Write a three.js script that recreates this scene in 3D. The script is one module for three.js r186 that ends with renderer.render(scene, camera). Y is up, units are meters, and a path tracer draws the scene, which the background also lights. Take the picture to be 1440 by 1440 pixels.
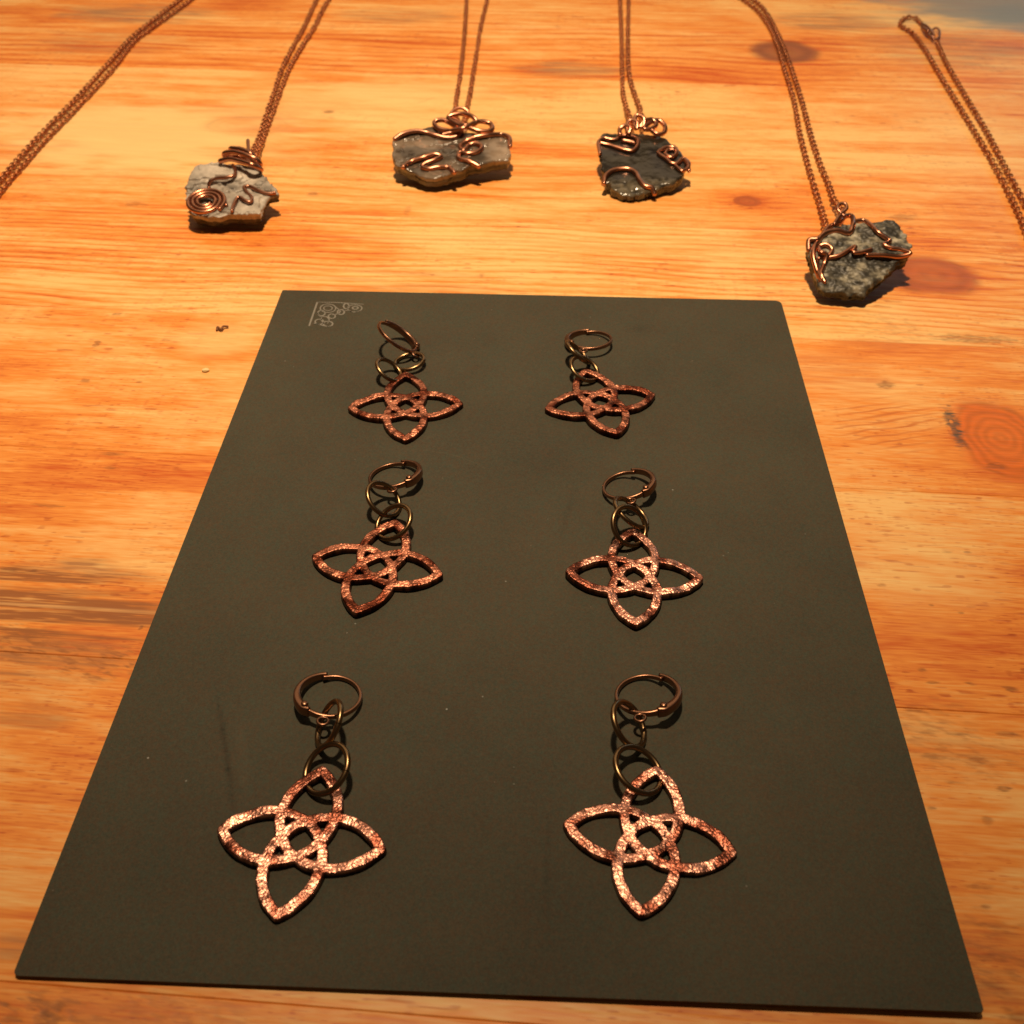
import * as THREE from 'three';
import { mergeGeometries } from 'three/addons/utils/BufferGeometryUtils.js';

// ---------------------------------------------------------------- camera, light, exposure
const PITCH = 0.718592, CAM_H = 0.1659457, FPX = 1538.62;             // metres, pixels of the 1440 px photograph
const scene = new THREE.Scene();
const camera = new THREE.PerspectiveCamera(2 * Math.atan(720 / FPX) * 180 / Math.PI, 1, 0.01, 20);
camera.position.set(0, CAM_H, 0);
camera.rotation.set(-PITCH, 0, 0);
camera.focus = 0.235;
camera.userData.fStop = 36;

scene.background = new THREE.Color().setRGB(0.030, 0.021, 0.014);      // the dim warm room around the table

const lamp = new THREE.SpotLight(new THREE.Color().setRGB(1, 0.73, 0.455), 2.5, 0, 38.5 * Math.PI / 180, 1, 2);   // shaded bulb hanging over the far half of the table
lamp.name = 'ceiling_lamp';
lamp.position.set(-0.02, 0.74, -0.27); lamp.target.position.set(-0.06, 0, -0.45); lamp.target.name = 'lamp_aim';
lamp.castShadow = true; lamp.shadow.radius = 1.1;
lamp.shadow.mapSize.set(2048, 2048); lamp.shadow.camera.near = 0.02; lamp.shadow.camera.far = 4;
scene.add(lamp, lamp.target);

const fill = new THREE.RectAreaLight(new THREE.Color().setRGB(1, 0.70, 0.42), 0.7, 2.6, 1.3);   // added warm fill panel, unseen beyond the far end, for grazing sheen
fill.name = 'far_fill_light';
fill.position.set(-0.25, 1.4, -2.1); fill.lookAt(0, 0, -0.3);
scene.add(fill);

const cool = new THREE.RectAreaLight(new THREE.Color().setRGB(0.62, 0.85, 1), 1.6, 0.55, 0.5);  // added unseen cool panel, right of the far end, for a bluish sheen
cool.name = 'cool_sheen_light';
cool.position.set(1.28, 0.70, -2.45); cool.lookAt(0.3, 0, -0.6);
scene.add(cool);

const renderer = new THREE.WebGLRenderer({ antialias: true });
renderer.setSize(1024, 1024);
renderer.toneMapping = THREE.LinearToneMapping;
renderer.toneMappingExposure = 1.0;
renderer.shadowMap.enabled = true;

// ---------------------------------------------------------------- helpers
const V3 = (x, y, z) => new THREE.Vector3(x, y, z), lerp = THREE.MathUtils.lerp, clamp = THREE.MathUtils.clamp, sstep = THREE.MathUtils.smoothstep;
const CP = Math.cos(PITCH), SP = Math.sin(PITCH), EYE = V3(0, CAM_H, 0);
const ray = (px, py) => { const a = (px - 720) / FPX, b = (py - 720) / FPX; return V3(a, -b * CP - SP, b * SP - CP); };
const at = (px, py, h = 0) => { const d = ray(px, py); return EYE.clone().addScaledVector(d, (h - CAM_H) / d.y); };   // where a sight line meets the height h
const MM = 0.001;

function rng(seed) { let s = seed >>> 0; return () => { s = (s + 0x6D2B79F5) >>> 0; let t = s; t = Math.imul(t ^ (t >>> 15), t | 1); t ^= t + Math.imul(t ^ (t >>> 7), t | 61); return ((t ^ (t >>> 14)) >>> 0) / 4294967296; }; }
function h2(x, y) { let h = Math.imul(x, 374761393) ^ Math.imul(y, 668265263); h = Math.imul(h ^ (h >>> 13), 1274126177); return ((h ^ (h >>> 16)) >>> 0) / 4294967296; }
function n2(x, y) { const ix = Math.floor(x), iy = Math.floor(y); let fx = x - ix, fy = y - iy; fx = fx * fx * (3 - 2 * fx); fy = fy * fy * (3 - 2 * fy); return lerp(lerp(h2(ix, iy), h2(ix + 1, iy), fx), lerp(h2(ix, iy + 1), h2(ix + 1, iy + 1), fx), fy); }
const f2 = (x, y) => 0.55 * n2(x, y) + 0.3 * n2(x * 2.1 + 7.3, y * 2.1 + 1.7) + 0.15 * n2(x * 4.3 + 2.9, y * 4.3 + 9.1);
function h3(x, y, z) { return h2(Math.imul(x, 73856093) ^ Math.imul(z, 19349663), y); }
function n3(x, y, z) {
  const ix = Math.floor(x), iy = Math.floor(y), iz = Math.floor(z); let fx = x - ix, fy = y - iy, fz = z - iz;
  fx = fx * fx * (3 - 2 * fx); fy = fy * fy * (3 - 2 * fy); fz = fz * fz * (3 - 2 * fz);
  const p = (k) => lerp(lerp(h3(ix, iy, k), h3(ix + 1, iy, k), fx), lerp(h3(ix, iy + 1, k), h3(ix + 1, iy + 1, k), fx), fy);
  return lerp(p(iz), p(iz + 1), fz);
}
const f3 = (x, y, z) => 0.55 * n3(x, y, z) + 0.3 * n3(x * 2.1 + 3.3, y * 2.1, z * 2.1 + 5.1) + 0.15 * n3(x * 4.4, y * 4.4 + 6.2, z * 4.4);

function dataTexture(data, w, h, srgb, wrap = THREE.RepeatWrapping) {
  const t = new THREE.DataTexture(data, w, h, THREE.RGBAFormat, THREE.UnsignedByteType);
  t.wrapS = t.wrapT = wrap; t.magFilter = THREE.LinearFilter; t.minFilter = THREE.LinearMipmapLinearFilter; t.generateMipmaps = true; t.anisotropy = 8;
  if (srgb) t.colorSpace = THREE.SRGBColorSpace;
  t.needsUpdate = true; return t;
}
const counts = {};
function numbered(name) { const n = counts[name] = (counts[name] ?? -1) + 1; return n ? name + '_' + String(n).padStart(3, '0') : name; }
function part(name, geometry, material, parent, kind) {
  const m = new THREE.Mesh(geometry, material); m.name = name; m.castShadow = m.receiveShadow = true;
  if (kind) m.userData.kind = kind;
  parent.add(m); return m;
}
function thing(name, label, category, group, [x, y, z]) {
  const g = new THREE.Group(); g.name = numbered(name); g.position.set(x, y, z);
  g.userData = { label, category }; if (group) g.userData.group = group;
  scene.add(g); return g;
}

// naive surface nets: a closed mesh where field(x, y, z) = 0, negative inside; vertex colours from tint(x, y, z)
function nets(field, lo, hi, cell, tint) {
  const [nx, ny, nz] = [0, 1, 2].map((k) => Math.ceil((hi[k] - lo[k]) / cell) + 1), N = nx * ny * nz, F = new Float32Array(N);
  const id = (i, j, k) => (k * ny + j) * nx + i;
  for (let k = 0; k < nz; k++) for (let i = 0; i < nx; i++) { const col = field.column?.(lo[0] + i * cell, lo[2] + k * cell); for (let j = 0; j < ny; j++) F[id(i, j, k)] = field(lo[0] + i * cell, lo[1] + j * cell, lo[2] + k * cell, col); }
  const vert = new Int32Array(N).fill(-1), pos = [], nor = [], col = [], uv = [];
  for (let k = 0; k < nz - 1; k++) for (let j = 0; j < ny - 1; j++) for (let i = 0; i < nx - 1; i++) {
    const c = []; let neg = 0;
    for (let q = 0; q < 8; q++) { const f = F[id(i + (q & 1), j + ((q >> 1) & 1), k + (q >> 2))]; c.push(f); if (f < 0) neg++; }
    if (neg === 0 || neg === 8) continue;
    let sx = 0, sy = 0, sz = 0, n = 0;
    for (const [a, b] of [[0, 1], [2, 3], [4, 5], [6, 7], [0, 2], [1, 3], [4, 6], [5, 7], [0, 4], [1, 5], [2, 6], [3, 7]]) {
      if ((c[a] < 0) === (c[b] < 0)) continue;
      const t = c[a] / (c[a] - c[b]);
      sx += lerp(a & 1, b & 1, t); sy += lerp((a >> 1) & 1, (b >> 1) & 1, t); sz += lerp(a >> 2, b >> 2, t); n++;
    }
    sx /= n; sy /= n; sz /= n;
    const gx = c[1] + c[3] + c[5] + c[7] - c[0] - c[2] - c[4] - c[6], gy = c[2] + c[3] + c[6] + c[7] - c[0] - c[1] - c[4] - c[5], gz = c[4] + c[5] + c[6] + c[7] - c[0] - c[1] - c[2] - c[3], g = Math.hypot(gx, gy, gz) || 1;
    vert[id(i, j, k)] = pos.length / 3;
    const x = lo[0] + (i + sx) * cell, y = lo[1] + (j + sy) * cell, z = lo[2] + (k + sz) * cell;
    pos.push(x * MM, y * MM, z * MM); nor.push(gx / g, gy / g, gz / g); uv.push(x * MM, z * MM);
    if (tint) col.push(...tint(x, y, z));
  }
  const index = [], quad = (a, b, c, d, flip) => { if (a < 0 || b < 0 || c < 0 || d < 0) return; if (flip) index.push(a, c, b, a, d, c); else index.push(a, b, c, a, c, d); };
  for (let k = 1; k < nz - 1; k++) for (let j = 1; j < ny - 1; j++) for (let i = 1; i < nx - 1; i++) {
    const f = F[id(i, j, k)] < 0, v = (a, b, c) => vert[id(i - a, j - b, k - c)];
    if (f !== F[id(i + 1, j, k)] < 0) quad(v(0, 1, 1), v(0, 0, 1), v(0, 0, 0), v(0, 1, 0), !f);
    if (f !== F[id(i, j + 1, k)] < 0) quad(v(1, 0, 1), v(1, 0, 0), v(0, 0, 0), v(0, 0, 1), !f);
    if (f !== F[id(i, j, k + 1)] < 0) quad(v(1, 1, 0), v(0, 1, 0), v(0, 0, 0), v(1, 0, 0), !f);
  }
  const geo = new THREE.BufferGeometry();
  geo.setAttribute('position', new THREE.Float32BufferAttribute(pos, 3));
  geo.setAttribute('normal', new THREE.Float32BufferAttribute(nor, 3));
  geo.setAttribute('uv', new THREE.Float32BufferAttribute(uv, 2));
  if (tint) geo.setAttribute('color', new THREE.Float32BufferAttribute(col, 3));
  geo.setIndex(index);
  return geo;
}
function wireGeometry(points, r, closed = false, detail = 6, sides = 10) {           // round wire with rounded ends; points in metres
  const curve = new THREE.CatmullRomCurve3(points, closed, 'centripetal');
  const g = [new THREE.TubeGeometry(curve, Math.max(8, points.length * detail), r, sides, closed)];
  if (!closed) for (const p of [points[0], points[points.length - 1]]) g.push(new THREE.SphereGeometry(r, sides, 8).translate(p.x, p.y, p.z));
  const all = mergeGeometries(g.map((q) => q.index ? q.toNonIndexed() : q)), p = all.attributes.position, n = all.attributes.normal;   // slight tool marks
  for (let i = 0; i < p.count; i++) { const x = p.getX(i), y = p.getY(i), z = p.getZ(i), k = r * 0.3 * (f3(x * 900 + 50, y * 900 + 50, z * 900 + 50) - 0.5); p.setXYZ(i, x + n.getX(i) * k, y + n.getY(i) * k, z + n.getZ(i) * k); }
  return all;
}

// ---------------------------------------------------------------- the tabletop: glued pine planks
const GRAIN = 0.0803, CG = Math.cos(GRAIN), SG = Math.sin(GRAIN);                     // the boards run slightly askew to the lens
const toTable = (p) => [(p.x * CG + p.z * SG) * 1000, (-p.x * SG + p.z * CG) * 1000];  // mm along and across the boards
function spot(px, py, hw, hh) {                                                        // a mark on the wood seen at that pixel, with its real size
  const c = at(px, py), e = at(px + hw, py), a = at(px, py - hh), b = at(px, py + hh), [u, v] = toTable(c);
  return { u, v, a: (e.x - c.x) * 1000, b: (b.z - a.z) * 500 };
}
const knots = [
  { ...spot(1103, 73, 46, 15), c: [0.27, 0.08, 0.032], s: 0.95, bend: 9 },
  { ...spot(1408, 617, 62, 56), c: [0.66, 0.15, 0.016], s: 0.95, bend: 15, rings: 1 },
  { ...spot(1312, 386, 58, 27), c: [0.45, 0.105, 0.027], s: 0.95, bend: 8 },
  { ...spot(1050, 283, 18, 7), c: [0.42, 0.09, 0.02], s: 0.9, bend: 3 },
  { ...spot(350, 177, 60, 13), c: [0.66, 0.3, 0.09], s: 0.35, bend: 4, rings: 1 },
];
const greyMarks = [   // dirt, dents and old stains
  [1342, 600, 11, 34, 1, 1], [1400, 655, 16, 6, 0.6, 0], [1245, 541, 16, 6, 0.6, 0], [1370, 477, 75, 7, 0.55, 0], [1268, 306, 22, 6, 0.45, 0],
  [136, 483, 6, 6, 0.75, 0], [190, 287, 22, 5, 0.45, 0], [165, 442, 8, 3, 0.6, 0], [462, 157, 9, 3, 0.7, 0], [60, 1432, 13, 14, 0.6, 0], [82, 1420, 10, 10, 0.55, 0],
  [440, 273, 10, 4, 0.55, 0], [573, 296, 6, 9, 0.4, 0], [677, 388, 5, 4, 0.5, 0], [198, 882, 4, 4, 0.75, 0], [20, 801, 26, 4, 0.55, 0], [48, 803, 6, 3, 0.6, 0],
  [120, 535, 9, 4, 0.5, 0], [196, 537, 5, 2, 0.5, 0], [232, 478, 8, 3, 0.35, 0], [157, 638, 18, 3, 0.5, 0], [157, 658, 12, 4, 0.5, 0], [70, 711, 26, 3, 0.5, 0],
  [1296, 942, 9, 3, 0.55, 0], [1310, 960, 10, 3, 0.6, 0], [1365, 961, 9, 3, 0.6, 0], [1420, 968, 12, 5, 0.6, 0], [1285, 1000, 20, 3, 0.55, 0], [1305, 1030, 14, 4, 0.6, 0], [1350, 1033, 18, 4, 0.55, 0],
  [1418, 1032, 18, 4, 0.6, 0], [1310, 1064, 26, 5, 0.5, 0], [1375, 1068, 16, 5, 0.5, 0], [1340, 1100, 16, 3, 0.4, 0], [1412, 1109, 12, 4, 0.7, 0], [1388, 1154, 9, 9, 0.45, 0], [1310, 1136, 8, 4, 0.5, 0],
  [1375, 1246, 22, 5, 0.45, 0], [1386, 1275, 8, 4, 0.5, 0], [1400, 1302, 50, 5, 0.5, 0], [1390, 1346, 32, 7, 0.5, 0], [1430, 1432, 22, 16, 0.55, 0], [1395, 1385, 30, 12, 0.35, 0],
  [1360, 777, 6, 3, 0.5, 0], [1332, 776, 8, 2, 0.4, 0], [1240, 823, 8, 3, 0.35, 0], [1352, 862, 6, 3, 0.45, 0], [1310, 851, 5, 2, 0.5, 0],
].map(([px, py, hw, hh, s, speck]) => ({ ...spot(px, py, hw, hh), s, speck }));
const zones = [       // broad areas where the board colour is darker, redder or greyer
  [70, 845, 150, 55, 'streak', 1], [190, 878, 110, 24, 'streak', 0.9], [60, 935, 130, 45, 'brown', 0.85], [20, 905, 70, 30, 'scuff', 0.9], [130, 930, 80, 30, 'scuff', 0.8], [1330, 1040, 110, 60, 'scuff', 0.45], [1390, 1340, 90, 90, 'scuff', 0.5], [1240, 460, 70, 30, 'scuff', 0.3], [200, 1420, 190, 26, 'scuff', 0.4], [1170, 520, 75, 36, 'red', 0.6], [1225, 488, 60, 10, 'red', 0.5], [195, 18, 110, 15, 'grey', 0.75], [150, 62, 120, 20, 'grey', 0.35],
  [560, 22, 90, 10, 'grey', 0.5], [810, 98, 80, 12, 'grey', 0.7], [1180, 30, 110, 14, 'grey', 0.75], [1330, 70, 110, 24, 'grey', 0.5], [1330, 30, 140, 16, 'pale', 0.5], [1400, 4, 170, 36, 'bluish', 0.85], [1430, 26, 60, 24, 'bluish', 0.7], [1255, 600, 75, 50, 'ripple', 0.8],
  [50, 1335, 80, 26, 'brown', 0.75], [40, 1420, 110, 30, 'scuff', 0.8], [180, 1420, 170, 26, 'red', 0.45], [40, 1010, 80, 26, 'brown', 0.45], [1330, 1050, 100, 40, 'brown', 0.25], [1400, 1370, 90, 70, 'brown', 0.35], [210, 190, 230, 55, 'pale', 0.85], [480, 150, 160, 30, 'pale', 0.5],  // the widest pale area has brighter yellow lamplight painted into the wood
  [560, 128, 150, 14, 'pale', 0.5], [700, 340, 230, 8, 'pale', 0.3], [560, 395, 170, 20, 'streak', 0.3], [300, 480, 60, 25, 'pale', 0.35], [1010, 350, 150, 40, 'pale', 0.1], [1290, 800, 130, 70, 'pale', 0.2], [1240, 440, 60, 12, 'pale', 0.35],
  [350, 215, 80, 14, 'red', 0.3], [1180, 790, 40, 16, 'red', 0.5], [1010, 70, 70, 25, 'red', 0.25],
].map(([px, py, hw, hh, kind, s]) => ({ ...spot(px, py, hw, hh), kind, s }));
const zoneColor = { brown: [0.42, 0.17, 0.055], red: [0.66, 0.22, 0.05], grey: [0.36, 0.185, 0.085], pale: [0.87, 0.61, 0.265], bluish: [0.22, 0.25, 0.25] };

const scratchR = rng(91), scratches = Array.from({ length: 26 }, () => { const u = -260 + 520 * scratchR(), v = -560 + 490 * scratchR(), a = (scratchR() - 0.5) * 2.4, l = 5 + 22 * scratchR() * scratchR(); return { u, v, c: Math.cos(a), s: Math.sin(a), l, w: 0.1 + 0.12 * scratchR(), k: 0.25 + 0.4 * scratchR() }; });
const joints = []; for (let k = 0; k < 13; k++) joints.push(-728 + 65.5 * k);        // mm across the boards
// one texel of one board: colour (linear) and height
function wood(u, v, board, out) {
  const k = board.seed;
  let warp = (f2(u / 130 + k, v / 60 + k * 3) - 0.5) * 16 + (n2(u / 34 + k * 5, v / 16) - 0.5) * 2.2, near = 0, kc = null, ks = 0, kr = 0;
  for (const q of knots) {
    const du = (u - q.u) / q.a, dv = (v - q.v) / q.b, d = Math.sqrt(du * du + dv * dv) * (1 + 0.22 * (n2(u / 9 + q.u, v / 6) - 0.5));
    if (d < 6) {
      const e = Math.exp(-d * d * 0.16); warp += Math.sign(dv || 1) * -q.bend * e * 0.6 * Math.min(1, Math.abs(dv) * 1.5); near = Math.max(near, Math.exp(-Math.max(0, d - 1) * 1.1));
      if (d < 1.35) { const s = (1 - sstep(d, 0.8, 1.24)) * q.s * (0.8 + 0.25 * d); if (s > ks) { ks = s; kc = q.c; kr = (q.rings ? 0.5 + 0.3 * Math.sin(d * 30 + 3 * f2(u / 4, v / 3)) : 0.5 + 0.25 * Math.sin(d * 14 + 2 * f2(u / 4, v / 2))) + 0.5 * (f2(u / 3, v / 1.5) - 0.5) - 1.3 * Math.exp(-(((d - 0.97) / 0.07) ** 2)) * sstep(n2(u / 5 + 3, v / 4), 0.25, 0.7); } }
    }
  }
  const w = v + warp, sp = board.spacing, r = w / sp + 0.35 * n2(u / 220 + k, v / 9), t = r - Math.floor(r);
  const tone = h2(Math.floor(r), k * 17 + 3), late = sstep(t, 0.25 + 0.3 * tone, 0.93) * (1 - sstep(t, 0.94, 1.0)) * (0.35 + 0.65 * n2(u / 45 + Math.floor(r) * 9.1, k));
  const fibre = n2(u / 7 + k, v / 0.4) - 0.5, fine = n2(u / 2.6, v / 0.24 + k * 7) - 0.5, pore = n2(u / 2.2 + 5, v / 0.5 + k) - 0.5, broad = f2(u / 70 + k * 2, v / 22) - 0.5, mottle = f2(u / 11 + k, v / 4.5) - 0.5;
  const st1 = f2(u / 85 + k * 4, (v + warp * 0.5) / 1.9) - 0.5, st2 = n2(u / 15 + k, (v + warp * 0.5) / 0.75) - 0.5;
  const blot = f2(u / 30 + k * 7, v / 7.5) - 0.5, blot2 = f2(u / 12 + k * 3, v / 2.2) - 0.5;
  const rg = 1 - Math.abs(2 * f2(u / 75 + k * 9, (v + warp * 0.6) / 2.1) - 1), ridge = Math.pow(rg, 14) * (0.3 + 0.9 * n2(u / 20, v / 3));
  let g = (late * board.contrast * 0.8 + st1 * 0.42 + st2 * 0.16 + ridge * 0.3) * board.lines + (1 - board.lines) * 0.16 + near * 0.25 + fibre * 0.22 + fine * 0.24 + broad * 0.9 + blot * 0.5 + blot2 * 0.28 + mottle * 0.16 + pore * 0.12;
  g = clamp(g + board.bias + 0.19, 0, 1);
  // pale early wood -> orange -> red brown late wood
  const lo = Math.min(1, g * 2), hi = Math.max(0, g * 2 - 1);
  let R = lerp(lerp(0.87, 0.80, lo), 0.56, hi), G = lerp(lerp(0.535, 0.288, lo), 0.100, hi), B = lerp(lerp(0.20, 0.048, lo), 0.010, hi);
  const dash = sstep(n2(u / 1.7 + k * 2, v / 0.2), 0.74, 0.93) * sstep(n2(u / 15, v / 6 + k), 0.25, 0.7);
  R *= 1 - 0.22 * dash; G *= 1 - 0.42 * dash; B *= 1 - 0.48 * dash;
  const fl = n2(u / 3.4 + k * 11, v / 0.55 + 4), rare = n2(u / 24 + 8, v / 15 + k), fleck = sstep(fl, 0.78, 0.93) * sstep(rare, 0.42, 0.75) * (0.4 + 0.6 * n2(u / 1.3, v / 0.4));
  R *= 1 - 0.38 * fleck; G *= 1 - 0.62 * fleck; B *= 1 - 0.7 * fleck;
  let dent = 0;
  for (const z of zones) {
    const du = (u - z.u) / z.a, dv = (v - z.v) / z.b; if (du * du + dv * dv > 3.2) continue;
    const d = Math.sqrt(du * du + dv * dv) + 0.9 * (f2(u / 18 + z.u, v / 5) - 0.5), m = (1 - sstep(d, 0.45, 1.25)) * z.s; if (m <= 0) continue;
    if (z.kind === 'streak') { const st = Math.min(0.95, (0.5 + 1.0 * n2(u / 9 + 5, v / 0.28)) * sstep(n2(u / 42 + 3, (v + warp * 0.4) / 1.5), 0.28, 0.66) * (0.25 + 0.6 * n2(u / 6, v / 0.8) + 0.55 * n2(u / 2.5, v / 0.3)) * m * 1.35); R = lerp(R, 0.31, st); G = lerp(G, 0.105, st); B = lerp(B, 0.028, st); const pl = 0.35 * sstep(n2(u / 90, (v + 1) / 1.6), 0.62, 0.85) * m; R = lerp(R, 0.85, pl); G = lerp(G, 0.52, pl); B = lerp(B, 0.22, pl); } else {
      if (z.kind === 'scuff') { const q = sstep(f2((u + v * 1.4) / 3.2, (v - u * 0.25) / 0.75), 0.42, 0.74) * m * (0.4 + 0.8 * n2(u / 1.2, v / 0.4)); R = lerp(R, 0.33, q); G = lerp(G, 0.115, q); B = lerp(B, 0.03, q); dent = Math.max(dent, q * 0.7); continue; }
      if (z.kind === 'ripple') { const rp = Math.sin((v + u * 0.32 + 3 * (f2(u / 14, v / 6) - 0.5)) * 2.3) * 0.5 + 0.5, q = sstep(rp, 0.62, 1) * m * (0.3 + 0.9 * n2(u / 6, v / 2.5)); R = lerp(R, 0.58, q); G = lerp(G, 0.17, q); B = lerp(B, 0.03, q); continue; }
      const c = zoneColor[z.kind], mm = m * (z.kind === 'pale' || z.kind === 'bluish' ? 1 : 0.3 + 1.0 * sstep(f2(u / 20, v / 1.1), 0.32, 0.7) * (0.6 + 0.6 * n2(u / 4, v / 0.5))); const q = Math.min(1, mm);
      R = lerp(R, c[0], q); G = lerp(G, c[1], q); B = lerp(B, c[2], q);
    }
  }
  if (ks > 0) { const sh = 0.78 + 0.34 * kr + 0.2 * fibre; R = lerp(R, kc[0] * sh, ks); G = lerp(G, kc[1] * sh, ks); B = lerp(B, kc[2] * sh, ks); }
  for (const q of greyMarks) {
    const du = (u - q.u) / q.a, dv = (v - q.v) / q.b; if (du * du + dv * dv > 4) continue;
    const d = Math.sqrt(du * du + dv * dv) + 1.1 * (f2(u / 1.8 + q.u, v / 0.55) - 0.5), m = (1 - sstep(d, 0.3, 1.15)) * q.s * (0.45 + 0.75 * n2(u / 1.1 + q.v, v / 0.35)) * (q.speck ? sstep(n2(u * 0.9, v * 0.7), 0.2, 0.45) : 1);
    R = lerp(R, q.speck ? 0.1 : 0.19, m); G = lerp(G, q.speck ? 0.07 : 0.065, m); B = lerp(B, q.speck ? 0.05 : 0.018, m); dent = Math.max(dent, m);
  }
  for (const q of scratches) {
    const du = u - q.u, dv = v - q.v; if (Math.abs(du) > q.l || Math.abs(dv) > q.l) continue;
    const al = du * q.c + dv * q.s, ac = -du * q.s + dv * q.c + 0.02 * al * al / q.l; if (Math.abs(al) > q.l || Math.abs(ac) > 0.5) continue;
    const m = q.k * Math.exp(-(ac / q.w) * (ac / q.w)) * (1 - Math.abs(al) / q.l); R *= 1 - 0.5 * m; G *= 1 - 0.65 * m; B *= 1 - 0.7 * m; dent = Math.max(dent, m);
  }
  out[0] = R; out[1] = G; out[2] = B;
  out[3] = clamp(0.6 - 0.22 * late + fibre * 0.22 + fine * 0.15 + mottle * 0.25 - dent * 0.35 - fleck * 0.2, 0, 1);
}
const toByte = new Uint8Array(4097); for (let i = 0; i <= 4096; i++) { const c = i / 4096; toByte[i] = Math.round(255 * (c <= 0.0031308 ? c * 12.92 : 1.055 * Math.pow(c, 1 / 2.4) - 0.055)); }
const table = new THREE.Group(); table.name = 'tabletop'; table.rotation.y = -GRAIN;
table.userData = { label: 'orange varnished pine tabletop of glued planks with knots and scuffs', kind: 'structure' };
scene.add(table);
{
  const boardLook = [[5.2, 0.5, 0.1], [6, 0.45, 0.02], [5, 0.45, 0.1], [6.5, 0.6, 0.14], [7, 0.35, -0.05], [6, 0.42, 0.02], [3.3, 0.55, 0.0], [6, 0.3, 0.0], [5.5, 0.36, 0.1], [5, 0.45, 0.1], [6.2, 0.5, 0.2], [5, 0.5, 0.25]];
  const out = [0, 0, 0, 0];
  for (let b = 0; b < joints.length - 1; b++) {
    const v0 = joints[b], v1 = joints[b + 1], vm = (v0 + v1) / 2, half = Math.max(150, Math.abs(v0) * 0.52 + 25), [spacing, contrast, bias] = boardLook[b], board = { seed: b * 3.7 + 1, spacing, contrast, bias, lines: [1, 1, 1, 0.9, 0.55, 0.75, 1, 0.4, 0.45, 0.5, 0.6, 0.6][b] };
    const seen = b > 0 && b < 11, W = seen ? 2048 : 256, H = seen ? 512 : 64, W2 = W / 2, H2 = H / 2, data = new Uint8Array(W * H * 4), bump = new Uint8Array(W2 * H2 * 4);
    for (let j = 0; j < H; j++) for (let i = 0; i < W; i++) {
      const u = lerp(-half, half, (i + 0.5) / W), v = lerp(v1, v0, (j + 0.5) / H), o = (j * W + i) * 4;
      wood(u, v, board, out);
      for (let c = 0; c < 3; c++) data[o + c] = toByte[Math.round(clamp(out[c], 0, 1) * 4096)];
      data[o + 3] = 255;
      if (!(i & 1) && !(j & 1)) { const p = ((j / 2) * W2 + i / 2) * 4; bump[p] = bump[p + 1] = bump[p + 2] = out[3] * 255; bump[p + 3] = 255; }
    }
    const m = new THREE.MeshPhysicalMaterial({ map: dataTexture(data, W, H, true, THREE.MirroredRepeatWrapping), bumpMap: dataTexture(bump, W2, H2, false, THREE.MirroredRepeatWrapping), bumpScale: 0.00022, roughness: 0.46, specularIntensity: 0.8 });
    // a board with eased long edges, 22 mm thick
    const e = 0.18, s = new THREE.Shape([[v0 + 0.02, -22], [v1 - 0.02, -22], [v1 - 0.02, -e], [v1 - e, 0], [v0 + e, 0], [v0 + 0.02, -e]].map(([x, y]) => new THREE.Vector2(x * MM, y * MM)));
    const g = new THREE.ExtrudeGeometry(s, { depth: 1.0, bevelEnabled: false, steps: 1 }).translate(0, 0, -0.5).rotateY(-Math.PI / 2);   // profile x -> z, length -> x
    const p = g.attributes.position, uv = new Float32Array(p.count * 2);
    for (let i = 0; i < p.count; i++) { uv[2 * i] = (p.getX(i) * 1000 + half) / (2 * half); uv[2 * i + 1] = (p.getZ(i) * 1000 - v1) / (v0 - v1); }
    g.setAttribute('uv', new THREE.BufferAttribute(uv, 2));
    part(numbered('plank'), g, m, table);
  }
}

// ---------------------------------------------------------------- the card
const CARD = { x: 0.00109, z: -0.18195, a: 0.04040, w: 0.148, h: 0.210, t: 0.0004, y: 0.0002 };
const CARD_TOP = CARD.y + CARD.t;
const lift = (s, t) => 0.0009 * Math.pow(clamp(t, 0, 1), 6) * (0.35 + 0.65 * s) + 0.0001 * Math.sin(s * 5 + t * 3);   // the near edge curls up a little
const cardPoint = (s, t, top) => { const x = (s - 0.5) * CARD.w, z = (t - 0.5) * CARD.h, c = Math.cos(CARD.a), n = Math.sin(CARD.a); return V3(c * x - n * z, lift(s, t) + (top ? CARD.t : 0), n * x + c * z); };
const toCard = (p) => { const x = p.x - CARD.x, z = p.z - CARD.z, c = Math.cos(CARD.a), n = Math.sin(CARD.a); return [(c * x + n * z) / CARD.w + 0.5, (-n * x + c * z) / CARD.h + 0.5]; };
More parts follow.
